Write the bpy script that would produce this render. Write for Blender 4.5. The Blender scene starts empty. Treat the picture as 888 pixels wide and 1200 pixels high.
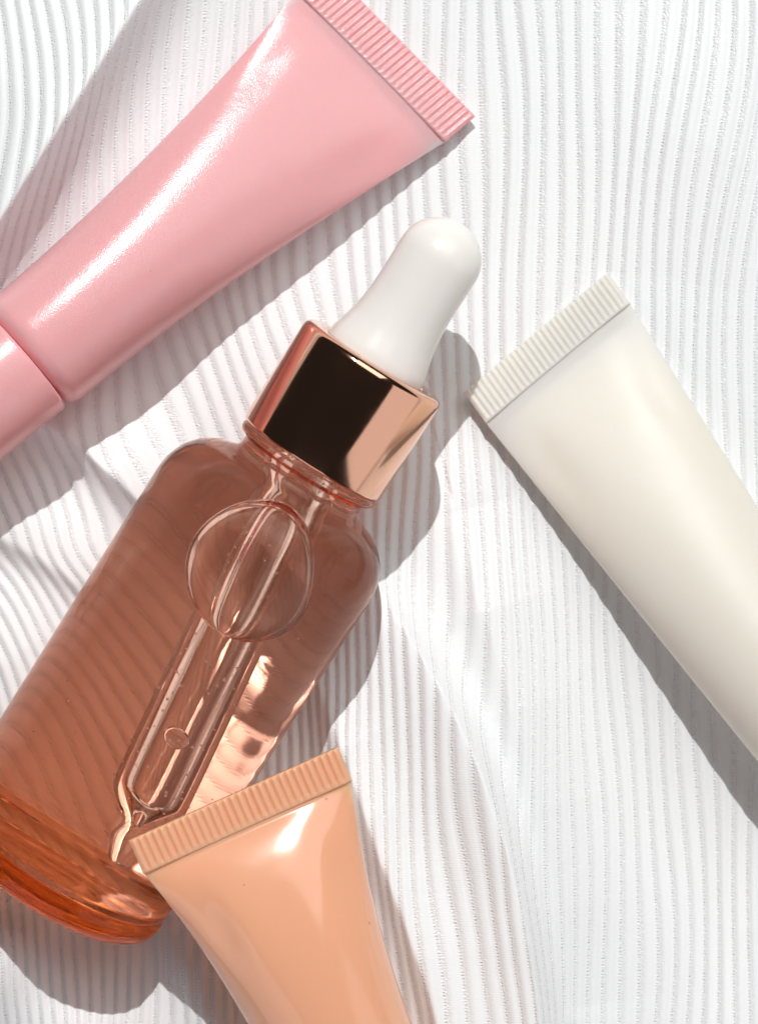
import bpy, bmesh, math, random
import numpy as np
from mathutils import Vector, Matrix

# ------------------------------------------------------------------ frame
MM = 0.1                     # scene units per millimetre
SC = MM / 0.001
H = 400.0                    # camera height above the cloth, mm
F = 3394.0                   # focal length in photograph pixels (1200 high)
scene = bpy.context.scene
C = scene.collection


def P(px, py, z=0.0):
    """photograph pixel + height (mm) -> place in the scene (mm)"""
    k = (H - z) / F
    return Vector(((px - 444.0) * k, (600.0 - py) * k, z))


# ------------------------------------------------------------------ camera
cd = bpy.data.cameras.new('camera')
cam = bpy.data.objects.new('camera', cd)
C.objects.link(cam)
cam.location = (0, 0, H * MM)
cam.rotation_euler = (0, 0, 0)
cd.sensor_fit = 'VERTICAL'
cd.sensor_height = 24.0
cd.lens = 24.0 * F / 1200.0
cd.clip_start = 0.01 * SC
cd.clip_end = 20.0 * SC
cd.dof.use_dof = True
cd.dof.focus_distance = (H - 16.0) * MM
cd.dof.aperture_fstop = 14.0 / SC
scene.camera = cam

# ------------------------------------------------------------------ lamps
# indoors: one small hard lamp high at the back, a large soft one low at the right, two soft fills added, a dark room above
LIGHT = Vector((0.03, -1.0, -1.25)).normalized()      # the way the hard light travels
w = bpy.data.worlds.new('World')
scene.world = w
w.use_nodes = True
w.node_tree.nodes['Background'].inputs[0].default_value = (1.0, 0.9, 0.85, 1)      # the unlit room
w.node_tree.nodes['Background'].inputs[1].default_value = 0.022


def area_lamp(name, direction, dist, size, radiance, col, shape='SQUARE'):
    """a lamp `dist` mm from the middle of the cloth, facing it; size in mm"""
    d = Vector(direction).normalized()
    ld = bpy.data.lights.new(name, 'AREA')
    ld.shape = shape
    ld.size = size * MM
    area = (size * MM) ** 2 * (math.pi / 4 if shape == 'DISK' else 1.0)
    ld.energy = radiance * math.pi * area
    ld.color = col
    o = bpy.data.objects.new(name, ld)
    C.objects.link(o)
    o.location = d * dist * MM
    o.rotation_euler = (-d).to_track_quat('-Z', 'Y').to_euler()
    return o


key = area_lamp('key_lamp', -LIGHT, 2500, 24, 36500, (1.0, 0.985, 0.972), 'DISK')
key.data.cycles.is_caustics_light = True
area_lamp('soft_fill_lamp', (0.85, -0.53, 0.38), 1100, 1080, 0.85, (1.0, 0.93, 0.94))
area_lamp('soft_fill_lamp', (-0.53, -0.85, 0.5), 1300, 1150, 0.98, (1.0, 0.89, 0.94))  # added fill that lifts the shadows, stands for no real source
area_lamp('soft_fill_lamp', (0.55, 0.72, 1.15), 1300, 900, 2.1, (1.0, 0.985, 0.98))  # added to brighten the inside and base of the bottle

scene.view_settings.view_transform = 'Standard'
scene.view_settings.look = 'None'
scene.view_settings.exposure = -0.1
scene.view_settings.gamma = 1.0
cy = scene.cycles
cy.use_denoising = True
cy.max_bounces = 24
cy.transmission_bounces = 20
cy.glossy_bounces = 8
cy.diffuse_bounces = 5
cy.transparent_max_bounces = 16
cy.caustics_refractive = True
cy.caustics_reflective = True
cy.blur_glossy = 0.0
cy.sample_clamp_indirect = 6.0

rng = np.random.default_rng(7)
random.seed(7)


# ------------------------------------------------------------------ node helpers
def new_mat(name):
    m = bpy.data.materials.new(name)
    m.use_nodes = True
    t = m.node_tree
    return m, t, t.nodes['Principled BSDF']


def node(t, kind, **kw):
    n = t.nodes.new(kind)
    for k, v in kw.items():
        setattr(n, k, v)
    return n


def math_node(t, op, a, b=None, c=None, clamp=False):
    n = t.nodes.new('ShaderNodeMath')
    n.operation = op
    n.use_clamp = clamp
    for i, v in enumerate((a, b, c)):
        if v is None:
            continue
        if isinstance(v, (int, float)):
            n.inputs[i].default_value = v
        else:
            t.links.new(v, n.inputs[i])
    return n.outputs[0]


# ------------------------------------------------------------------ materials
def plastic(name, col, rough, sss, radius, grain=0.25, coat=0.0, dirt=0.35, depth=0.003):
    m, t, b = new_mat(name)
    b.inputs['Base Color'].default_value = (*col, 1)
    b.inputs['Roughness'].default_value = rough
    b.inputs['Subsurface Weight'].default_value = sss
    b.inputs['Subsurface Radius'].default_value = radius
    b.inputs['Subsurface Scale'].default_value = depth * SC
    b.inputs['Coat Weight'].default_value = coat
    b.inputs['Coat Roughness'].default_value = 0.06
    tc = node(t, 'ShaderNodeTexCoord')
    n1 = node(t, 'ShaderNodeTexNoise')
    n1.inputs['Scale'].default_value = 5200 / SC
    n1.inputs['Detail'].default_value = 2
    t.links.new(tc.outputs['Object'], n1.inputs['Vector'])
    n2 = node(t, 'ShaderNodeTexNoise')
    n2.inputs['Scale'].default_value = 240 / SC
    n2.inputs['Detail'].default_value = 3
    t.links.new(tc.outputs['Object'], n2.inputs['Vector'])
    h = math_node(t, 'MULTIPLY_ADD', n2.outputs['Fac'], 2.0, n1.outputs['Fac'])
    bp = node(t, 'ShaderNodeBump')
    bp.inputs['Strength'].default_value = grain
    bp.inputs['Distance'].default_value = 0.00004 * SC
    t.links.new(h, bp.inputs['Height'])
    t.links.new(bp.outputs[0], b.inputs['Normal'])
    # smudges in the gloss, a few dust specks in the colour
    r = math_node(t, 'MULTIPLY_ADD', n2.outputs['Fac'], 0.06, rough - 0.03)
    t.links.new(r, b.inputs['Roughness'])
    if dirt:
        v = node(t, 'ShaderNodeTexVoronoi')
        v.inputs['Scale'].default_value = 190 / SC
        t.links.new(tc.outputs['Object'], v.inputs['Vector'])
        d = math_node(t, 'LESS_THAN', v.outputs['Distance'], 0.045)
        sel = node(t, 'ShaderNodeSeparateColor')
        t.links.new(v.outputs['Color'], sel.inputs[0])
        pick = math_node(t, 'GREATER_THAN', sel.outputs[0], 0.72)
        f = math_node(t, 'MULTIPLY', math_node(t, 'MULTIPLY', d, pick), dirt)
        mx = node(t, 'ShaderNodeMix', data_type='RGBA')
        mx.inputs['A'].default_value = (*col, 1)
        mx.inputs['B'].default_value = (0.16, 0.1, 0.08, 1)
        t.links.new(f, mx.inputs['Factor'])
        t.links.new(mx.outputs['Result'], b.inputs['Base Color'])
    return m


M_pink = plastic('pink_plastic', (0.86, 0.465, 0.48), 0.2, 0.8, (1.0, 0.3, 0.3), grain=0.7, depth=0.0016)
M_white = plastic('ivory_plastic', (0.79, 0.765, 0.68), 0.45, 0.5, (1.0, 0.9, 0.65), grain=0.25, depth=0.004)
M_peach = plastic('peach_plastic', (0.89, 0.475, 0.295), 0.14, 0.7, (1.0, 0.6, 0.4), grain=0.12, depth=0.0018, coat=0.3)
M_bulb = plastic('white_rubber', (0.89, 0.88, 0.84), 0.22, 0.5, (1.0, 0.95, 0.85), grain=0.12, dirt=0.5)


def metal():
    m, t, b = new_mat('rose_gold')
    b.inputs['Base Color'].default_value = (0.86, 0.50, 0.35, 1)
    b.inputs['Metallic'].default_value = 1.0
    tc = node(t, 'ShaderNodeTexCoord')
    n = node(t, 'ShaderNodeTexNoise')
    n.inputs['Scale'].default_value = 320 / SC
    n.inputs['Detail'].default_value = 6
    t.links.new(tc.outputs['Object'], n.inputs['Vector'])
    t.links.new(math_node(t, 'MULTIPLY_ADD', n.outputs['Fac'], 0.1, 0.05), b.inputs['Roughness'])
    return m


M_metal = metal()


def glass(name, ior, rough=0.0, col=(1, 1, 1), absorb=None, wav=0.0, clear=0.0, clear_col=(1, 1, 1)):
    m = bpy.data.materials.new(name)
    m.use_nodes = True
    t = m.node_tree
    t.nodes.clear()
    out = node(t, 'ShaderNodeOutputMaterial')
    g = node(t, 'ShaderNodeBsdfGlass')
    g.inputs['IOR'].default_value = ior
    g.inputs['Roughness'].default_value = rough
    g.inputs['Color'].default_value = (*col, 1)
    if clear:      # the share of the light that goes straight through, tinted
        tr = node(t, 'ShaderNodeBsdfTransparent')
        tr.inputs['Color'].default_value = (*clear_col, 1)
        mx = node(t, 'ShaderNodeMixShader')
        mx.inputs[0].default_value = clear
        t.links.new(g.outputs[0], mx.inputs[1])
        t.links.new(tr.outputs[0], mx.inputs[2])
        t.links.new(mx.outputs[0], out.inputs['Surface'])
    else:
        t.links.new(g.outputs[0], out.inputs['Surface'])
    if wav:
        tc = node(t, 'ShaderNodeTexCoord')
        n = node(t, 'ShaderNodeTexNoise')
        n.inputs['Scale'].default_value = 110 / SC
        n.inputs['Detail'].default_value = 2
        t.links.new(tc.outputs['Object'], n.inputs['Vector'])
        bp = node(t, 'ShaderNodeBump')
        bp.inputs['Strength'].default_value = wav
        bp.inputs['Distance'].default_value = 0.0003 * SC
        t.links.new(n.outputs['Fac'], bp.inputs['Height'])
        t.links.new(bp.outputs[0], g.inputs['Normal'])
    if absorb:
        v = node(t, 'ShaderNodeVolumeAbsorption')
        absorb = [q / SC for q in absorb]
        d = max(absorb)
        v.inputs['Color'].default_value = tuple(1 - a / d for a in absorb) + (1,)
        v.inputs['Density'].default_value = d
        t.links.new(v.outputs[0], out.inputs['Volume'])
    return m


N_GLASS, N_LIQ = 1.31, 1.31
M_glass = glass('tinted_glass', N_GLASS, col=(1.0, 0.868, 0.815), absorb=(0.01, 5.0, 8.5), clear=0.09, clear_col=(1.0, 0.84, 0.79))
M_foot = glass('thick_glass', 1.5 / N_GLASS, absorb=(0.02, 24.0, 60.0), clear=0.04, clear_col=(1.0, 0.86, 0.72))
M_pip = glass('pipette_glass', 1.53 / N_LIQ)
M_pip_in = glass('pipette_bore', 1.0 / 1.53)
M_drop = glass('serum_drop', N_LIQ)
M_air = glass('air_in_serum', 1.0 / N_LIQ)


def cloth_mat():
    m, t, b = new_mat('white_plisse')
    uv = node(t, 'ShaderNodeUVMap')
    uv.uv_map = 'UVMap'
    sp = node(t, 'ShaderNodeSeparateXYZ')
    t.links.new(uv.outputs[0], sp.inputs[0])
    u, v = sp.outputs[0], sp.outputs[1]
    fr = math_node(t, 'FRACT', u)
    # stitched line at the pleat's edge: distance of fr from 0.1
    d = math_node(t, 'ABSOLUTE', math_node(t, 'SUBTRACT', math_node(t, 'FRACT', math_node(t, 'ADD', u, 0.5)), 0.54))
    line = math_node(t, 'SUBTRACT', 1.0, math_node(t, 'MULTIPLY', d, 9.0), clamp=True)
    # glitter band on the narrow side of each pleat
    d2 = math_node(t, 'ABSOLUTE', math_node(t, 'SUBTRACT', fr, 0.22))
    band = math_node(t, 'SUBTRACT', 1.0, math_node(t, 'MULTIPLY', d2, 3.4), clamp=True)
    cb = node(t, 'ShaderNodeCombineXYZ')
    t.links.new(math_node(t, 'MULTIPLY', u, 12.0), cb.inputs[0])
    t.links.new(math_node(t, 'MULTIPLY', v, 9.0), cb.inputs[1])
    vo = node(t, 'ShaderNodeTexVoronoi')
    vo.inputs['Scale'].default_value = 1.0
    t.links.new(cb.outputs[0], vo.inputs['Vector'])
    # threads across the pleats
    wv = math_node(t, 'SINE', math_node(t, 'MULTIPLY', v, 2 * math.pi * 7.0))
    no = node(t, 'ShaderNodeTexNoise')
    no.inputs['Scale'].default_value = 0.35
    no.inputs['Detail'].default_value = 4
    t.links.new(cb.outputs[0], no.inputs['Vector'])
    g = math_node(t, 'MULTIPLY', vo.outputs['Distance'], math_node(t, 'ADD', band, math_node(t, 'MULTIPLY', line, 1.4)))
    bead = math_node(t, 'MULTIPLY', math_node(t, 'SINE', math_node(t, 'MULTIPLY', v, 2 * math.pi * 5.2)), line)
    g = math_node(t, 'MULTIPLY_ADD', bead, -0.35, math_node(t, 'MULTIPLY', g, 0.7))
    h = math_node(t, 'MULTIPLY_ADD', wv, 0.05, math_node(t, 'MULTIPLY', g, -1.0))
    h = math_node(t, 'MULTIPLY_ADD', no.outputs['Fac'], 0.12, h)
    bp = node(t, 'ShaderNodeBump')
    bp.inputs['Strength'].default_value = 1.0
    bp.inputs['Distance'].default_value = 0.00011 * SC
    t.links.new(h, bp.inputs['Height'])
    t.links.new(bp.outputs[0], b.inputs['Normal'])
    cm = node(t, 'ShaderNodeMix', data_type='RGBA')
    cm.inputs['A'].default_value = (0.90, 0.93, 0.94, 1)      # smooth satin face of a pleat
    cm.inputs['B'].default_value = (0.82, 0.845, 0.85, 1)       # sparkly, slightly greyer stripe of the pleat
    t.links.new(band, cm.inputs['Factor'])
    t.links.new(cm.outputs['Result'], b.inputs['Base Color'])
    t.links.new(math_node(t, 'MULTIPLY_ADD', math_node(t, 'MAXIMUM', band, line), -0.28, 0.52), b.inputs['Roughness'])
    b.inputs['Specular IOR Level'].default_value = 0.55
    b.inputs['Sheen Weight'].default_value = 0.15
    b.inputs['Sheen Roughness'].default_value = 0.4
    return m


M_cloth = cloth_mat()


def table_mat():
    m, t, b = new_mat('pale_board')
    b.inputs['Base Color'].default_value = (0.62, 0.6, 0.57, 1)
    b.inputs['Roughness'].default_value = 0.6
    n = node(t, 'ShaderNodeTexNoise')
    n.inputs['Scale'].default_value = 40 / SC
    bp = node(t, 'ShaderNodeBump')
    bp.inputs['Strength'].default_value = 0.1
    t.links.new(n.outputs['Fac'], bp.inputs['Height'])
    t.links.new(bp.outputs[0], b.inputs['Normal'])
    return m


# ------------------------------------------------------------------ mesh helpers
def mesh_obj(name, verts, faces, mat, parent=None, smooth=True):
    me = bpy.data.meshes.new(name)
    me.from_pydata([tuple(c * MM for c in v) for v in verts], [], faces)
    me.update()
    bm = bmesh.new()
    bm.from_mesh(me)
    bmesh.ops.recalc_face_normals(bm, faces=bm.faces)
    bm.to_mesh(me)
    bm.free()
    if smooth:
        me.polygons.foreach_set('use_smooth', [True] * len(me.polygons))
    me.materials.append(mat)
    o = bpy.data.objects.new(name, me)
    C.objects.link(o)
    if parent:
        o.parent = parent
    return o


def thing(name, label, cat, loc):
    o = bpy.data.objects.new(name, None)
    C.objects.link(o)
    o.location = tuple(c * MM for c in loc)
    o.empty_display_size = 0.01 * SC
    o['label'] = label
    o['category'] = cat
    return o


def smooth_profile(pts, n=4):
    """round the corners of a lathe profile: Chaikin, ends kept"""
    for _ in range(n):
        q = [pts[0]]
        for a, b in zip(pts[:-1], pts[1:]):
            q.append((a[0] * .75 + b[0] * .25, a[1] * .75 + b[1] * .25))
            q.append((a[0] * .25 + b[0] * .75, a[1] * .25 + b[1] * .75))
        q.append(pts[-1])
        pts = q
    return pts


def lathe(profile, seg=160, path=None):
    """profile: (s, r); path(s) gives a sideways offset (x, y). closed at r=0 ends."""
    verts, faces, rings = [], [], []
    for s, r in profile:
        ox, oy = path(s) if path else (0, 0)
        if r < 1e-6:
            rings.append([len(verts)])
            verts.append((ox, oy, s))
        else:
            rings.append(list(range(len(verts), len(verts) + seg)))
            for k in range(seg):
                a = 2 * math.pi * k / seg
                verts.append((ox + r * math.cos(a), oy + r * math.sin(a), s))
    for A, B in zip(rings[:-1], rings[1:]):
        if len(A) == 1 and len(B) == 1:
            continue
        for k in range(seg):
            k2 = (k + 1) % seg
            if len(A) == 1:
                faces.append((A[0], B[k], B[k2]))
            elif len(B) == 1:
                faces.append((A[k], A[k2], B[0]))
            else:
                faces.append((A[k], A[k2], B[k2], B[k]))
    return verts, faces


# ------------------------------------------------------------------ where the bottle lies
R_BODY = 16.2
B0 = P(52.2, 1031.5, 6.5)              # middle of the base
B1 = P(440.2, 420.2, 16.8)              # middle of the collar's top
bz = (B1 - B0).normalized()             # base -> bulb
bx = Vector((0, 0, 1)).cross(bz).normalized() * -1.0    # to the right in the picture
by = bz.cross(bx).normalized()          # up
if by.z < 0:
    bx, by = -bx, -by
BOT = Matrix((bx, by, bz)).transposed().to_4x4()
BLEN = (B1 - B0).length
SB = BLEN / 81.5            # size of the bottle against its drawing


def bottle_under(X, Y):
    """height of the bottle's underside over (X, Y) in mm, inf outside it"""
    dx, dy = X - B0.x, Y - B0.y
    a2 = np.array([bz.x, bz.y])
    ln = np.hypot(*a2)
    a2 = a2 / ln
    s = (dx * a2[0] + dy * a2[1]) / ln / SB
    tt = dx * bx.x + dy * bx.y
    r = np.interp(s, [-0.5, 0, 55, 63, 64, 66, 81.5, 82, 102], [15, R_BODY, R_BODY, 10, 10, 10, 10, 6, 5])
    r = r * SB
    out = np.full(X.shape, np.inf)
    ok = (s > -0.3) & (s < 102) & (np.abs(tt) < r)
    zc = B0.z + s * SB * bz.z
    out[ok] = (zc - np.sqrt(np.maximum(r * r - tt * tt, 0)))[ok]
    return out


# ------------------------------------------------------------------ tubes
TUBES = {
    # c0 crimp inner middle, c1 shoulder, half width of crimp, end radius, bulge power, crimp depth, roll, skew
    'pink': dict(c0=P(436, 78, 3.6), c1=P(45, 407, 11.2), hw=14.3, R=8.9, pa=1.8, p=1.6, cl=5.3, roll=math.radians(-6), skew=0.09, ridges=30),
    'white': dict(c0=P(652.5, 424.5, 2.6), c1=P(966, 868, 9.2), hw=12.8, R=8.8, pa=.95, p=1.6, cl=5.0, roll=0.0, skew=0.09, ridges=29),
    'peach': dict(c0=P(290, 967, 21.0), c1=P(480, 1410, 9.5), hw=14.9, R=9.3, pa=3.0, p=5.2, cl=4.6, roll=math.radians(-7), skew=0.0, ridges=30),
}


def tube_frame(T):
    d = (T['c1'] - T['c0'])
    L = d.length
    d.normalize()
    side = d.cross(Vector((0, 0, 1))).normalized()
    up = side.cross(d).normalized()
    if T['roll']:
        rot = Matrix.Rotation(T['roll'], 3, d)
        side, up = rot @ side, rot @ up
    return L, d, side, up


def tube_section(T, t):
    b = max(0.42, T['R'] * (1 - (1 - t) ** T['p']))
    return T['R'] + (T['hw'] - T['R']) * (1 - t) ** T['pa'], b


def tube_under(T, X, Y):
    L, d, side, up = tube_frame(T)
    dxy = np.array([d.x, d.y]); ln = np.hypot(*dxy); dxy /= ln
    s = ((X - T['c0'].x) * dxy[0] + (Y - T['c0'].y) * dxy[1]) / ln
    v = (X - T['c0'].x) * side.x + (Y - T['c0'].y) * side.y
    ts = np.linspace(0, 1, 25)
    ab = [tube_section(T, x) for x in ts]
    a = np.interp(s / L, ts, [q[0] for q in ab])
    b = np.interp(s / L, ts, [q[1] for q in ab])
    out = np.full(X.shape, np.inf)
    ok = (s > -T['cl']) & (s < L + 18) & (np.abs(v) < a)
    zc = T['c0'].z + s * d.z + v * side.z
    out[ok] = (zc - b * np.sqrt(np.maximum(1 - (v / a) ** 2, 0)))[ok]
    return out


# ------------------------------------------------------------------ the cloth
def axis_lines(lo, a, b, hi, fine, coarse):
    return np.concatenate([np.arange(lo, a, coarse), np.arange(a, b, fine), np.arange(b, hi + coarse, coarse)])


PITCH = 2.3      # mm between pleats


def polyline(X, Y, pts):
    """signed distance (px; + on the right of the direction of travel) and 0..1 along"""
    best = np.full(X.shape, 1e9); sg = np.zeros(X.shape); al = np.zeros(X.shape)
    pts = np.array(pts, float)
    # resample with Catmull-Rom so creases run in curves
    ext = np.vstack([2 * pts[0] - pts[1], pts, 2 * pts[-1] - pts[-2]])
    q = []
    for i in range(1, len(ext) - 2):
        for t in np.linspace(0, 1, 6, endpoint=False):
            p0, p1, p2, p3 = ext[i - 1:i + 3]
            q.append(.5 * ((2 * p1) + (-p0 + p2) * t + (2 * p0 - 5 * p1 + 4 * p2 - p3) * t * t + (-p0 + 3 * p1 - 3 * p2 + p3) * t ** 3))
    q.append(pts[-1])
    q = np.array(q)
    seg = np.hypot(*(q[1:] - q[:-1]).T)
    cum = np.concatenate([[0], np.cumsum(seg)])
    for i in range(len(q) - 1):
        a, b = q[i], q[i + 1]
        e = b - a
        t = np.clip(((X - a[0]) * e[0] + (Y - a[1]) * e[1]) / (e @ e), 0, 1)
        dx, dy = X - a[0] - t * e[0], Y - a[1] - t * e[1]
        d = np.hypot(dx, dy)
        m = d < best
        best[m] = d[m]
        cr = e[0] * (Y - a[1]) - e[1] * (X - a[0])       # image coords, y down
        sg[m] = np.sign(cr)[m]
        al[m] = ((cum[i] + t * seg[i]) / cum[-1])[m]
    return best * sg, al


def fold(X, Y, pts, amp, wl, wr, taper=0.15, sharp=0.0):
    """a ridge along pts; wl/wr widths (px) on its left/right side going along it; sharp crest if width small"""
    d, al = polyline(X, Y, pts)
    ww = np.where(d > 0, wr, wl)
    x = np.abs(d) / ww
    prof = 1 / (1 + x ** 2.6)
    prof *= np.exp(-(x / 3.2) ** 2)
    prof = (1 - sharp) * prof + sharp * np.exp(-np.sqrt(x * x + .012) * 1.15 + .12)
    if np.ndim(amp):
        A = np.interp(al, np.linspace(0, 1, len(amp)), amp)
    else:
        A = amp * np.clip(al / taper, 0, 1) ** .5 * np.clip((1 - al) / taper, 0, 1) ** .5
    return A * prof


def sstep(x):
    x = np.clip(x, 0, 1)
    return x * x * (3 - 2 * x)


def build_cloth():
    xs = axis_lines(-118, -58, 58, 118, 0.2, 0.42)
    ys = axis_lines(-138, -76, 76, 138, 0.2, 0.42)
    X, Y = np.meshgrid(xs, ys)
    k = F / H
    px, py = 444 + X * k, 600 - Y * k
    h = np.zeros(X.shape)
    # travelling down the picture: "right" is the picture's left side, so paths are written upwards or downwards with care
    h += fold(px, py, [(-120, 520), (-60, 400), (0, 290), (90, 150), (180, 0), (250, -110), (300, -220)], [7, 11, 12.5, 12, 10, 7, 5], 130, 27, sharp=.75)
    h += fold(px, py, [(20, 470), (75, 508), (125, 548), (180, 600), (240, 660)], [1, 4.6, 5.4, 4.6, 2], 70, 20, sharp=.6)   # lip by the pink tube
    h += fold(px, py, [(-60, 590), (0, 622), (60, 655), (130, 705), (190, 760)], [3.0, 3.2, 2.6, 1.8, .8], 60, 20)
    h += fold(px, py, [(-40, 700), (20, 770), (60, 850), (80, 940)], [1, 1.8, 1.8, 1.0], 60, 50)
    h += fold(px, py, [(632, 1290), (628, 1200), (612, 1090), (588, 985), (548, 872), (500, 780), (455, 708), (420, 640)], [8, 9, 9, 8.4, 7.4, 6, 4.2, 1.2], 110, 24, sharp=.7)
    h += fold(px, py, [(668, 1180), (650, 1040), (625, 920), (592, 800), (560, 690), (535, 600)], [.6, 2.2, 3.2, 3.6, 3.2, .8], 34, 70, sharp=.4)
    h += fold(px, py, [(372, 790), (392, 850), (418, 920), (446, 1000), (480, 1090), (512, 1190), (530, 1280)], [2, 4, 5, 5.4, 5.4, 5, 4.5], 50, 22, sharp=.6)
    h += fold(px, py, [(205, 1070), (222, 1110), (246, 1160), (270, 1230), (290, 1300)], [1, 3, 4, 4, 3.5], 40, 38)
    h += fold(px, py, [(900, 30), (820, 160), (790, 330)], [1.2, 1.0, .2], 90, 90)
    h += fold(px, py, [(860, 1230), (880, 1100), (905, 950)], [1.5, 1.2, .2], 30, 60)
    h += 9 * np.exp(-(((px + 45) / 110) ** 2 + ((py - 1120) / 80) ** 2)) + 4 * np.exp(-(((px - 90) / 70) ** 2 + ((py - 1215) / 60) ** 2))
    # soft swell of the bunched cloth round the bottle's neck
    h += 1.0 * np.exp(-(((px - 400) / 150) ** 2 + ((py - 560) / 120) ** 2))
    # broad soft undulation
    def wob(fx, fy, ph):
        return np.sin(px / fx + py / fy + ph)
    h += .6 * wob(140, 210, .3) + .45 * wob(-90, 160, 1.7) + .3 * wob(61, -83, 2.2)
    # pleats: material coordinate across the ribs
    dx = np.gradient(h, axis=1) / np.gradient(X, axis=1)
    arc = np.sqrt(1 + np.clip(dx, -2.2, 2.2) ** 2) - 1
    cum = np.cumsum(arc * np.gradient(X, axis=1), axis=1)
    i0 = np.argmin(np.abs(xs - 30))
    cum = (cum - cum[:, i0:i0 + 1]) * 0.9
    # smooth along the pleats so they stay whole
    kern = np.hanning(31); kern /= kern.sum()
    pad = np.pad(cum, ((15, 15), (0, 0)), mode='edge')
    cum = sum(kern[i] * pad[i:i + cum.shape[0]] for i in range(31))
    S = 165 * sstep((430 - px) / 520) * sstep((py - 470) / 400)            # shear at the left
    S += 55 * np.exp(-((px - 300) / 150) ** 2) * sstep((py - 300) / 260)
    S += -34 * sstep((px - 500) / 300) * sstep((360 - py) / 420) * -1
    S += 26 * np.exp(-((px - 590) / 70) ** 2) * sstep((py - 480) / 300)
    S += 9 * wob(120, 150, .4) + 4 * wob(-45, 95, 1.1) + 1.8 * wob(21, 60, 2.0)
    U = (X - S / k + cum) / PITCH
    base = np.floor(U).astype(int)
    f = U - base
    # uneven pleat widths and heights
    amp = np.take(rng.uniform(.75, 1.2, 400), (base + 200) % 400)
    fs = f ** 0.78
    rib = .15 * (1 - np.cos(2 * math.pi * fs)) + .05 * np.exp(-((f - .66) / .07) ** 2) + .10 * (np.exp(-((f - .03) / .055) ** 2) + np.exp(-((f - 1.03) / .055) ** 2))
    edge = np.minimum(f, 1 - f)
    rib *= 1 + (amp - 1) * sstep(edge / .25)
    hh = h + rib
    # things pressed into it
    under = np.minimum(bottle_under(X, Y), np.inf)
    for T in TUBES.values():
        under = np.minimum(under, tube_under(T, X, Y))
    hh = np.minimum(hh, np.minimum(h + rib * .6, under - 0.62) + rib * .4)
    hh = np.minimum(hh, under - 0.4)
    ny, nx = X.shape
    co = np.empty((ny * nx, 3), np.float32)
    co[:, 0] = X.ravel() * MM; co[:, 1] = Y.ravel() * MM; co[:, 2] = hh.ravel() * MM
    i = np.arange(ny * nx).reshape(ny, nx)
    quads = np.stack([i[:-1, :-1], i[:-1, 1:], i[1:, 1:], i[1:, :-1]], -1).reshape(-1, 4)
    me = bpy.data.meshes.new('fabric')
    me.vertices.add(len(co)); me.vertices.foreach_set('co', co.ravel())
    me.loops.add(quads.size); me.loops.foreach_set('vertex_index', quads.ravel().astype(np.int32))
    me.polygons.add(len(quads))
    me.polygons.foreach_set('loop_start', np.arange(0, quads.size, 4, dtype=np.int32))
    me.polygons.foreach_set('use_smooth', np.ones(len(quads), bool))
    me.update(calc_edges=True)
    uvl = me.uv_layers.new(name='UVMap')
    uvs = np.stack([U.ravel() + 100, Y.ravel() / PITCH + 100], -1).astype(np.float32)[quads.ravel()]
    uvl.data.foreach_set('uv', uvs.ravel())
    me.materials.append(M_cloth)
    o = bpy.data.objects.new('fabric', me)
    C.objects.link(o)
    o['label'] = 'white pleated satin fabric with fine stitched ribs, folded and rumpled under everything'
    o['category'] = 'fabric'
    o.cycles.is_caustics_receiver = True
    return o


fabric = build_cloth()
tb = mesh_obj('table', [(-600, -600, -14), (600, -600, -14), (600, 600, -14), (-600, 600, -14), (-600, -600, -34), (600, -600, -34), (600, 600, -34), (-600, 600, -34)],
              [(0, 1, 2, 3), (4, 5, 6, 7), (0, 1, 5, 4), (1, 2, 6, 5), (2, 3, 7, 6), (3, 0, 4, 7)], table_mat(), smooth=False)
tb['kind'] = 'structure'


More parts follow.
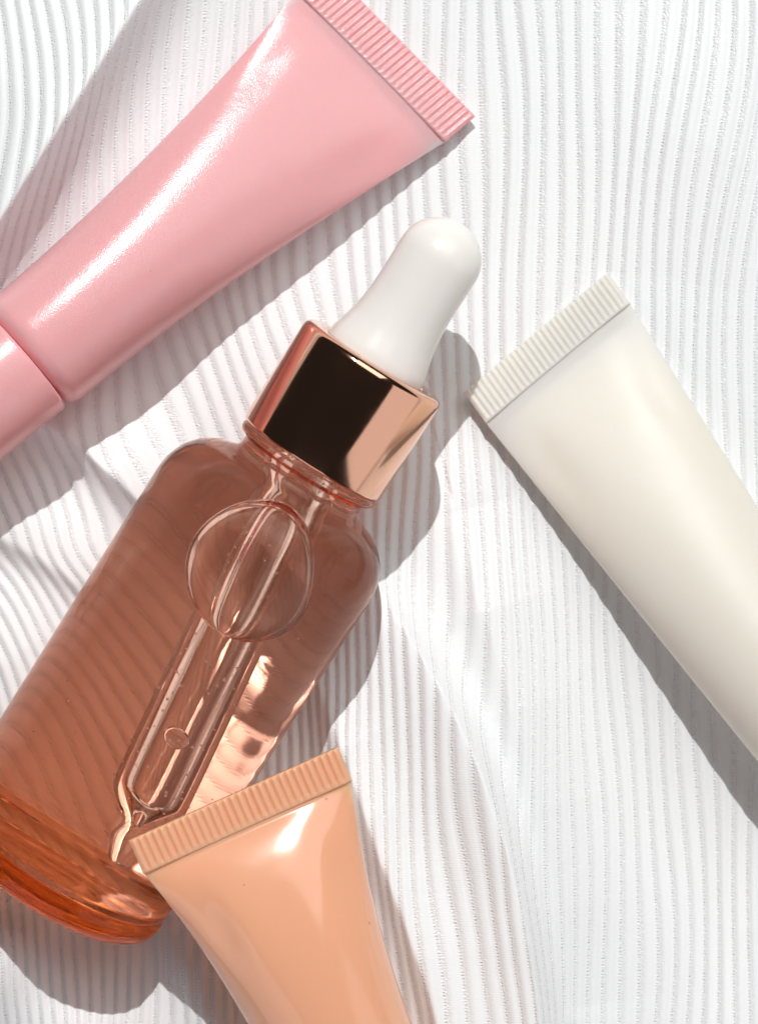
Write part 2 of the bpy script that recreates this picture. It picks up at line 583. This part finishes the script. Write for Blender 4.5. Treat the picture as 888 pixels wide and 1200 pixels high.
# ------------------------------------------------------------------ build the tubes
def build_tube(key, name, label, mat):
    T = TUBES[key]
    L, d, side, up = tube_frame(T)
    root = thing(name, label, 'tube', T['c1'])
    O = T['c1']

    def W(u, v, n):
        """u along from the crimp, v across, n up; local to the thing"""
        sk = T['skew'] * v * max(0, 1 - u / (L * .35)) if u > 0 else T['skew'] * v
        return tuple(T['c0'] + d * (u + sk) + side * v + up * n - O)

    # body
    NU, NV = 90, 96
    verts, faces = [], []
    ts = [(i / NU) ** 1.25 for i in range(NU + 1)]
    rings = []
    sec = [(t * L, *tube_section(T, t)) for t in ts]
    # rounded shoulder towards the cap
    R = T['R']
    for j in range(1, 9):
        a = j / 8 * math.pi / 2
        sec.append((L + 2.2 * math.sin(a), R - 2.2 * (1 - math.cos(a)), R - 2.2 * (1 - math.cos(a))))
    sec.append((L + 2.2, R * .5, R * .5))
    for u, a, b in sec:
        ring = []
        t = min(u / L, 1)
        for q in range(NV):
            ph = 2 * math.pi * q / NV
            c, s = math.cos(ph), math.sin(ph)
            # flattened walls near the crimp, with two soft dents where the corners pull in
            wl = max(0, 1 - t / .5) ** 1.3
            n = b * math.copysign((1 - wl) * abs(s) + wl * (1 - abs(c) ** 3), s)
            v = a * c
            dent = 0.5 * math.exp(-((t - .16) / .10) ** 2) * math.exp(-((abs(v) / a - .72) / .16) ** 2)
            n *= 1 - .35 * dent
            ring.append(len(verts))
            verts.append(W(u, v, n))
        rings.append(ring)
    for A, B in zip(rings[:-1], rings[1:]):
        for q in range(NV):
            q2 = (q + 1) % NV
            faces.append((A[q], A[q2], B[q2], B[q]))
    faces.append(tuple(rings[0])); faces.append(tuple(reversed(rings[-1])))
    mesh_obj('tube_body', verts, faces, mat, root)

    # crimped seal: ridges pressed across the flat end
    n_r, per = T['ridges'], 8
    hw = T['hw']
    verts, faces = [], []
    rows = [-T['cl'] - .05, -T['cl'] + .12, -T['cl'] + .45, -.75, -.35, -.05, .25]
    cols = n_r * per
    top, bot = [], []
    jr = [random.uniform(.8, 1.1) for _ in range(n_r + 1)]
    for ri, u in enumerate(rows):
        tr, br = [], []
        damp = [.25, .75, 1, 1, .45, .1, 0][ri]
        base = [.34, .42, .44, .44, .46, .62, .42][ri]
        for ci in range(cols + 1):
            v = -hw + 2 * hw * ci / cols
            ph = ci / per
            rid = (.5 - .5 * math.cos(2 * math.pi * ph)) ** .8
            z = base + (.52 if key == 'peach' else .38) * (rid - .45) * damp * jr[int(ph)]
            ed = min(ci, cols - ci) / per
            z *= min(1, .55 + .5 * ed)
            tr.append(len(verts)); verts.append(W(u, v * (1.0 if ri < 5 else 1.0), z))
            br.append(len(verts)); verts.append(W(u, v, -z))
        top.append(tr); bot.append(br)
    for A, B in zip(top[:-1], top[1:]):
        for c in range(cols):
            faces.append((A[c], A[c + 1], B[c + 1], B[c]))
    for A, B in zip(bot[:-1], bot[1:]):
        for c in range(cols):
            faces.append((A[c + 1], A[c], B[c], B[c + 1]))
    for c in range(cols):
        faces.append((top[0][c + 1], top[0][c], bot[0][c], bot[0][c + 1]))
        faces.append((top[-1][c], top[-1][c + 1], bot[-1][c + 1], bot[-1][c]))
    for ri in range(len(rows) - 1):
        faces.append((top[ri][0], top[ri + 1][0], bot[ri + 1][0], bot[ri][0]))
        faces.append((top[ri + 1][-1], top[ri][-1], bot[ri][-1], bot[ri + 1][-1]))
    mesh_obj('crimped_seal', verts, faces, mat, root)

    # screw cap
    rc = R * .955
    prof = [(L + 2.35, rc * .6), (L + 2.35, rc - .35), (L + 2.5, rc - .1), (L + 2.8, rc), (L + 16.5, rc * .965), (L + 17.3, rc * .94), (L + 17.7, rc * .88), (L + 17.8, 0)]
    verts, faces = [], []
    seg = 120
    rr = []
    for u, r in prof:
        if r == 0:
            rr.append([len(verts)]); verts.append(W(u, 0, 0)); continue
        ring = []
        for q in range(seg):
            a = 2 * math.pi * q / seg
            ring.append(len(verts)); verts.append(W(u, r * math.cos(a), r * math.sin(a)))
        rr.append(ring)
    for A, B in zip(rr[:-1], rr[1:]):
        for q in range(seg):
            q2 = (q + 1) % seg
            faces.append((A[q], A[q2], B[q2], B[q]) if len(B) > 1 else (A[q], A[q2], B[0]))
    faces.append(tuple(reversed(rr[0])))
    mesh_obj('screw_cap', verts, faces, mat, root)
    return root


build_tube('pink', 'cosmetic_tube', 'glossy pink squeeze tube with crimped end lying above the bottle', M_pink)
build_tube('white', 'cosmetic_tube', 'ivory white squeeze tube lying right of the dropper bottle', M_white)
build_tube('peach', 'cosmetic_tube', 'peach orange squeeze tube leaning on the base of the bottle', M_peach)


# ------------------------------------------------------------------ the dropper bottle
bottle = thing('dropper_bottle', 'amber pink glass bottle of serum with rose gold collar and white dropper bulb', 'bottle', B0)
bottle.matrix_world = Matrix.Translation(B0 * MM) @ BOT @ Matrix.Scale(SB, 4)


def ball(c, r, n=8, m=12, sq=(1, 1, 1)):
    verts, faces = [], []
    for i in range(1, n):
        a = math.pi * i / n
        for j in range(m):
            b = 2 * math.pi * j / m
            verts.append((c[0] + r * sq[0] * math.sin(a) * math.cos(b), c[1] + r * sq[1] * math.sin(a) * math.sin(b), c[2] + r * sq[2] * math.cos(a)))
    tp = len(verts); verts.append((c[0], c[1], c[2] + r * sq[2]))
    bt = len(verts); verts.append((c[0], c[1], c[2] - r * sq[2]))
    for i in range(n - 2):
        for j in range(m):
            j2 = (j + 1) % m
            faces.append((i * m + j, (i + 1) * m + j, (i + 1) * m + j2, i * m + j2))
    for j in range(m):
        j2 = (j + 1) % m
        faces.append((tp, j, j2)); faces.append((bt, (n - 2) * m + j2, (n - 2) * m + j))
    return verts, faces


RB = R_BODY
outer = [(0.9, 0), (0.8, 6), (0.35, 10.5), (0.0, 12.2)]
outer += [(2.8 - 2.8 * math.cos(a), RB - 2.8 + 2.8 * math.sin(a)) for a in np.linspace(0.15, math.pi / 2, 12)]
outer += [(3.4, RB), (3.8, RB - .28), (4.3, RB - .3), (4.8, RB - .04)] + [(s, RB) for s in np.linspace(5.6, 53, 20)]
sh = [(54.5, RB)] + [(54.5 + 7.6 * math.sin(a), 9.0 + (RB - 9.0) * math.cos(a) ** .9) for a in np.linspace(.12, 1.36, 16)]
outer += sh
outer += [(62.6, 9.15), (63.2, 8.85), (64.2, 8.8), (64.6, 9.1), (64.85, 9.75), (65.2, 9.98), (65.75, 9.98), (66.1, 9.6), (66.2, 8.7), (67, 8.4), (77, 8.4), (77.5, 8), (77.5, 0)]
v, f = lathe(outer, 240)
v = [(x, y, z + (.34 * math.cos(60 * math.atan2(y, x)) * math.exp(-((math.hypot(x, y) - 13.2) / .9) ** 2) if z < 2 else 0)) for x, y, z in v]
glass_o = mesh_obj('glass_body', v, f, M_glass, bottle)

RI = RB - 1.5
inner = [(6.4, 0), (6.2, 4), (5.6, 8), (5.3, 10.5)]
inner += [(8.6 - 3.3 * math.cos(a), RI - 4.0 + 4.0 * math.sin(a)) for a in np.linspace(.05, math.pi / 2, 12)]
inner += [(s, RI) for s in np.linspace(11, 52, 18)]
inner += [(53.5, RI)] + [(53.5 + 7.6 * math.sin(a), 7.0 + (RI - 7.0) * math.cos(a) ** .9) for a in np.linspace(.12, 1.38, 16)]
inner += [(61.8, 7.0), (63, 6.75), (75.5, 6.7), (76, 6.3), (76, 0)]
# the thick glass foot under the serum
foot = [(0.97, 0), (0.87, 6), (0.42, 10.5), (0.08, 12.2)]
foot += [(2.8 - 2.72 * math.cos(a), RB - 2.8 + 2.72 * math.sin(a)) for a in np.linspace(0.15, math.pi / 2, 12)]
foot += [(3.3, RB - .08), (3.8, RB - .38), (4.3, RB - .4), (4.8, RB - .14), (5.1, RB - .1), (5.4, RB - .3), (5.2, RI), (4.8, RI - .8), (4.0, RI - 2.2), (3.5, RI - 4.4), (3.6, 7), (4.0, 4), (4.2, 0)]
v, f = lathe(foot, 160)
foot_o = mesh_obj('glass_foot', v, f, M_foot, bottle)


def rin(s):
    q = sorted(inner[4:-2])
    return float(np.interp(s, [a for a, _ in q], [b for _, b in q]))


# pipette
PX = -4.3


def pip_path(s):
    t = (64 - s) / 46
    return (PX * t, -0.6 * t)


pip = [(8.2, 0), (8.2, .95), (8.35, 1.25), (9.2, 1.45), (10.4, 1.75), (11.4, 1.95), (12.3, 1.7), (13.0, 1.45), (13.8, 1.6), (14.8, 2.2), (15.8, 3.2), (16.8, 3.8), (18, 4.0), (30, 4.0), (60, 4.0), (75, 4.0), (75.3, 0)]
pip = smooth_profile(pip, 2)
v, f = lathe(pip, 96, pip_path)
pip_o = mesh_obj('glass_pipette', v, f, M_pip, bottle)
bore = [(13.6, 0), (13.9, .45), (15, .7), (16.2, 1.5), (17.4, 2.5), (18.4, 2.9), (30, 2.9), (60, 2.9), (74, 2.9), (74.4, 0)]
bore = smooth_profile(bore, 2)
v, f = lathe(bore, 96, pip_path)
bore_o = mesh_obj('pipette_bore', v, f, M_pip_in, pip_o)

# big air bubble against the upper wall
BS, BR, BD = 51.3, 8.1, 4.6
verts, faces = [], []
NR, NA = 22, 96
half = []
for surf in (1, -1):
    rings = []
    for i in range(NR + 1):
        rho = math.sin(i / NR * math.pi / 2)
        if i == 0:
            ring_pts = [(0, 0)]
        elif i == NR and surf == -1:
            rings.append(half[-1]); continue
        else:
            ring_pts = [(rho * math.cos(2 * math.pi * q / NA), rho * math.sin(2 * math.pi * q / NA)) for q in range(NA)]
        ring = []
        for cx, sx in ring_pts:
            wob = 1 + .055 * math.sin(2 * math.atan2(sx, cx) + .6) + .02 * math.sin(3 * math.atan2(sx, cx) + 1.9)
            s = BS + BR * cx * wob
            t = -1.4 + BR * sx * wob
            rr_ = rin(s) - .3
            top = math.sqrt(max(rr_ * rr_ - t * t, 1))
            dome = math.cos(min(1, math.hypot(cx, sx)) * math.pi / 2)
            e = math.sqrt(max(0, 1 - min(1, cx * cx + sx * sx)))
            y = top - 1.6 + (1.6 * (e ** .35) if surf == 1 else -BD * e)
            ring.append(len(verts)); verts.append((t, y, s))
        rings.append(ring)
    if surf == 1:
        half = rings
    for A, B in zip(rings[:-1], rings[1:]):
        for q in range(NA):
            q2 = (q + 1) % NA
            if len(A) == 1:
                faces.append((A[0], B[q], B[q2]))
            else:
                faces.append((A[q], A[q2], B[q2], B[q]))
air_o = mesh_obj('air_bubble', verts, faces, M_air, bottle)

# a drop of serum caught in the pipette
dx_, dy_ = pip_path(26.5)
v, f = ball((dx_, dy_ + .9, 26.5), 1.0, 18, 28, (1.7, 1.0, 1.35))
mesh_obj('serum_droplet', v, f, M_drop, pip_o)

# collar
collar = [(66.3, 8.9), (66.25, 9.9), (66.35, 10.15), (66.6, 10.25), (80.3, 10.25), (80.85, 10.13), (81.25, 9.8), (81.4, 9.3), (81.4, 7.45), (81.2, 7.2), (79.5, 7.2), (79.5, 8.6), (66.3, 8.9)]
v, f = lathe(collar, 192)
mesh_obj('metal_collar', v, f, M_metal, bottle)

# bulb
bulb = [(78.5, 0), (78.5, 6.6), (80.6, 6.9), (82.0, 7.0), (83.6, 6.55), (85.8, 5.95), (88.6, 5.55), (92, 5.45), (95, 5.5), (96.4, 5.5)]
bulb = smooth_profile(bulb, 2)
bulb += [(96.5 + 5.4 * math.sin(a), 5.5 * math.cos(a)) for a in np.linspace(.06, math.pi / 2 - .02, 18)] + [(101.9, 0)]
v, f = lathe(bulb, 128)
mesh_obj('rubber_bulb', v, f, M_bulb, bottle)

# small bubbles
verts, faces = [], []
for i in range(130):
    s = random.uniform(17, 56) if i < 112 else random.uniform(8, 55)
    ox, oy = pip_path(s)
    if i < 112:
        a = random.uniform(.15, math.pi - .15)
        r = random.uniform(.10, .21)
        c = (ox + (4.05 + r) * math.cos(a), oy + (4.05 + r) * math.sin(a), s)
    else:
        a = random.uniform(.7, 2.6)
        r = random.uniform(.1, .2)
        c = ((RI - .05 - r) * math.cos(a), (RI - .05 - r) * math.sin(a), min(s, 53))
        if (c[0] + 1.4) ** 2 + (c[2] - BS) ** 2 < (BR + 1) ** 2:
            continue
    vv, ff = ball(c, r)
    o = len(verts)
    verts += vv
    faces += [tuple(q + o for q in fc) for fc in ff]
mb = mesh_obj('tiny_bubbles', verts, faces, M_air, bottle)
mb['kind'] = 'stuff'

for o in (glass_o,):
    o.cycles.is_caustics_caster = True
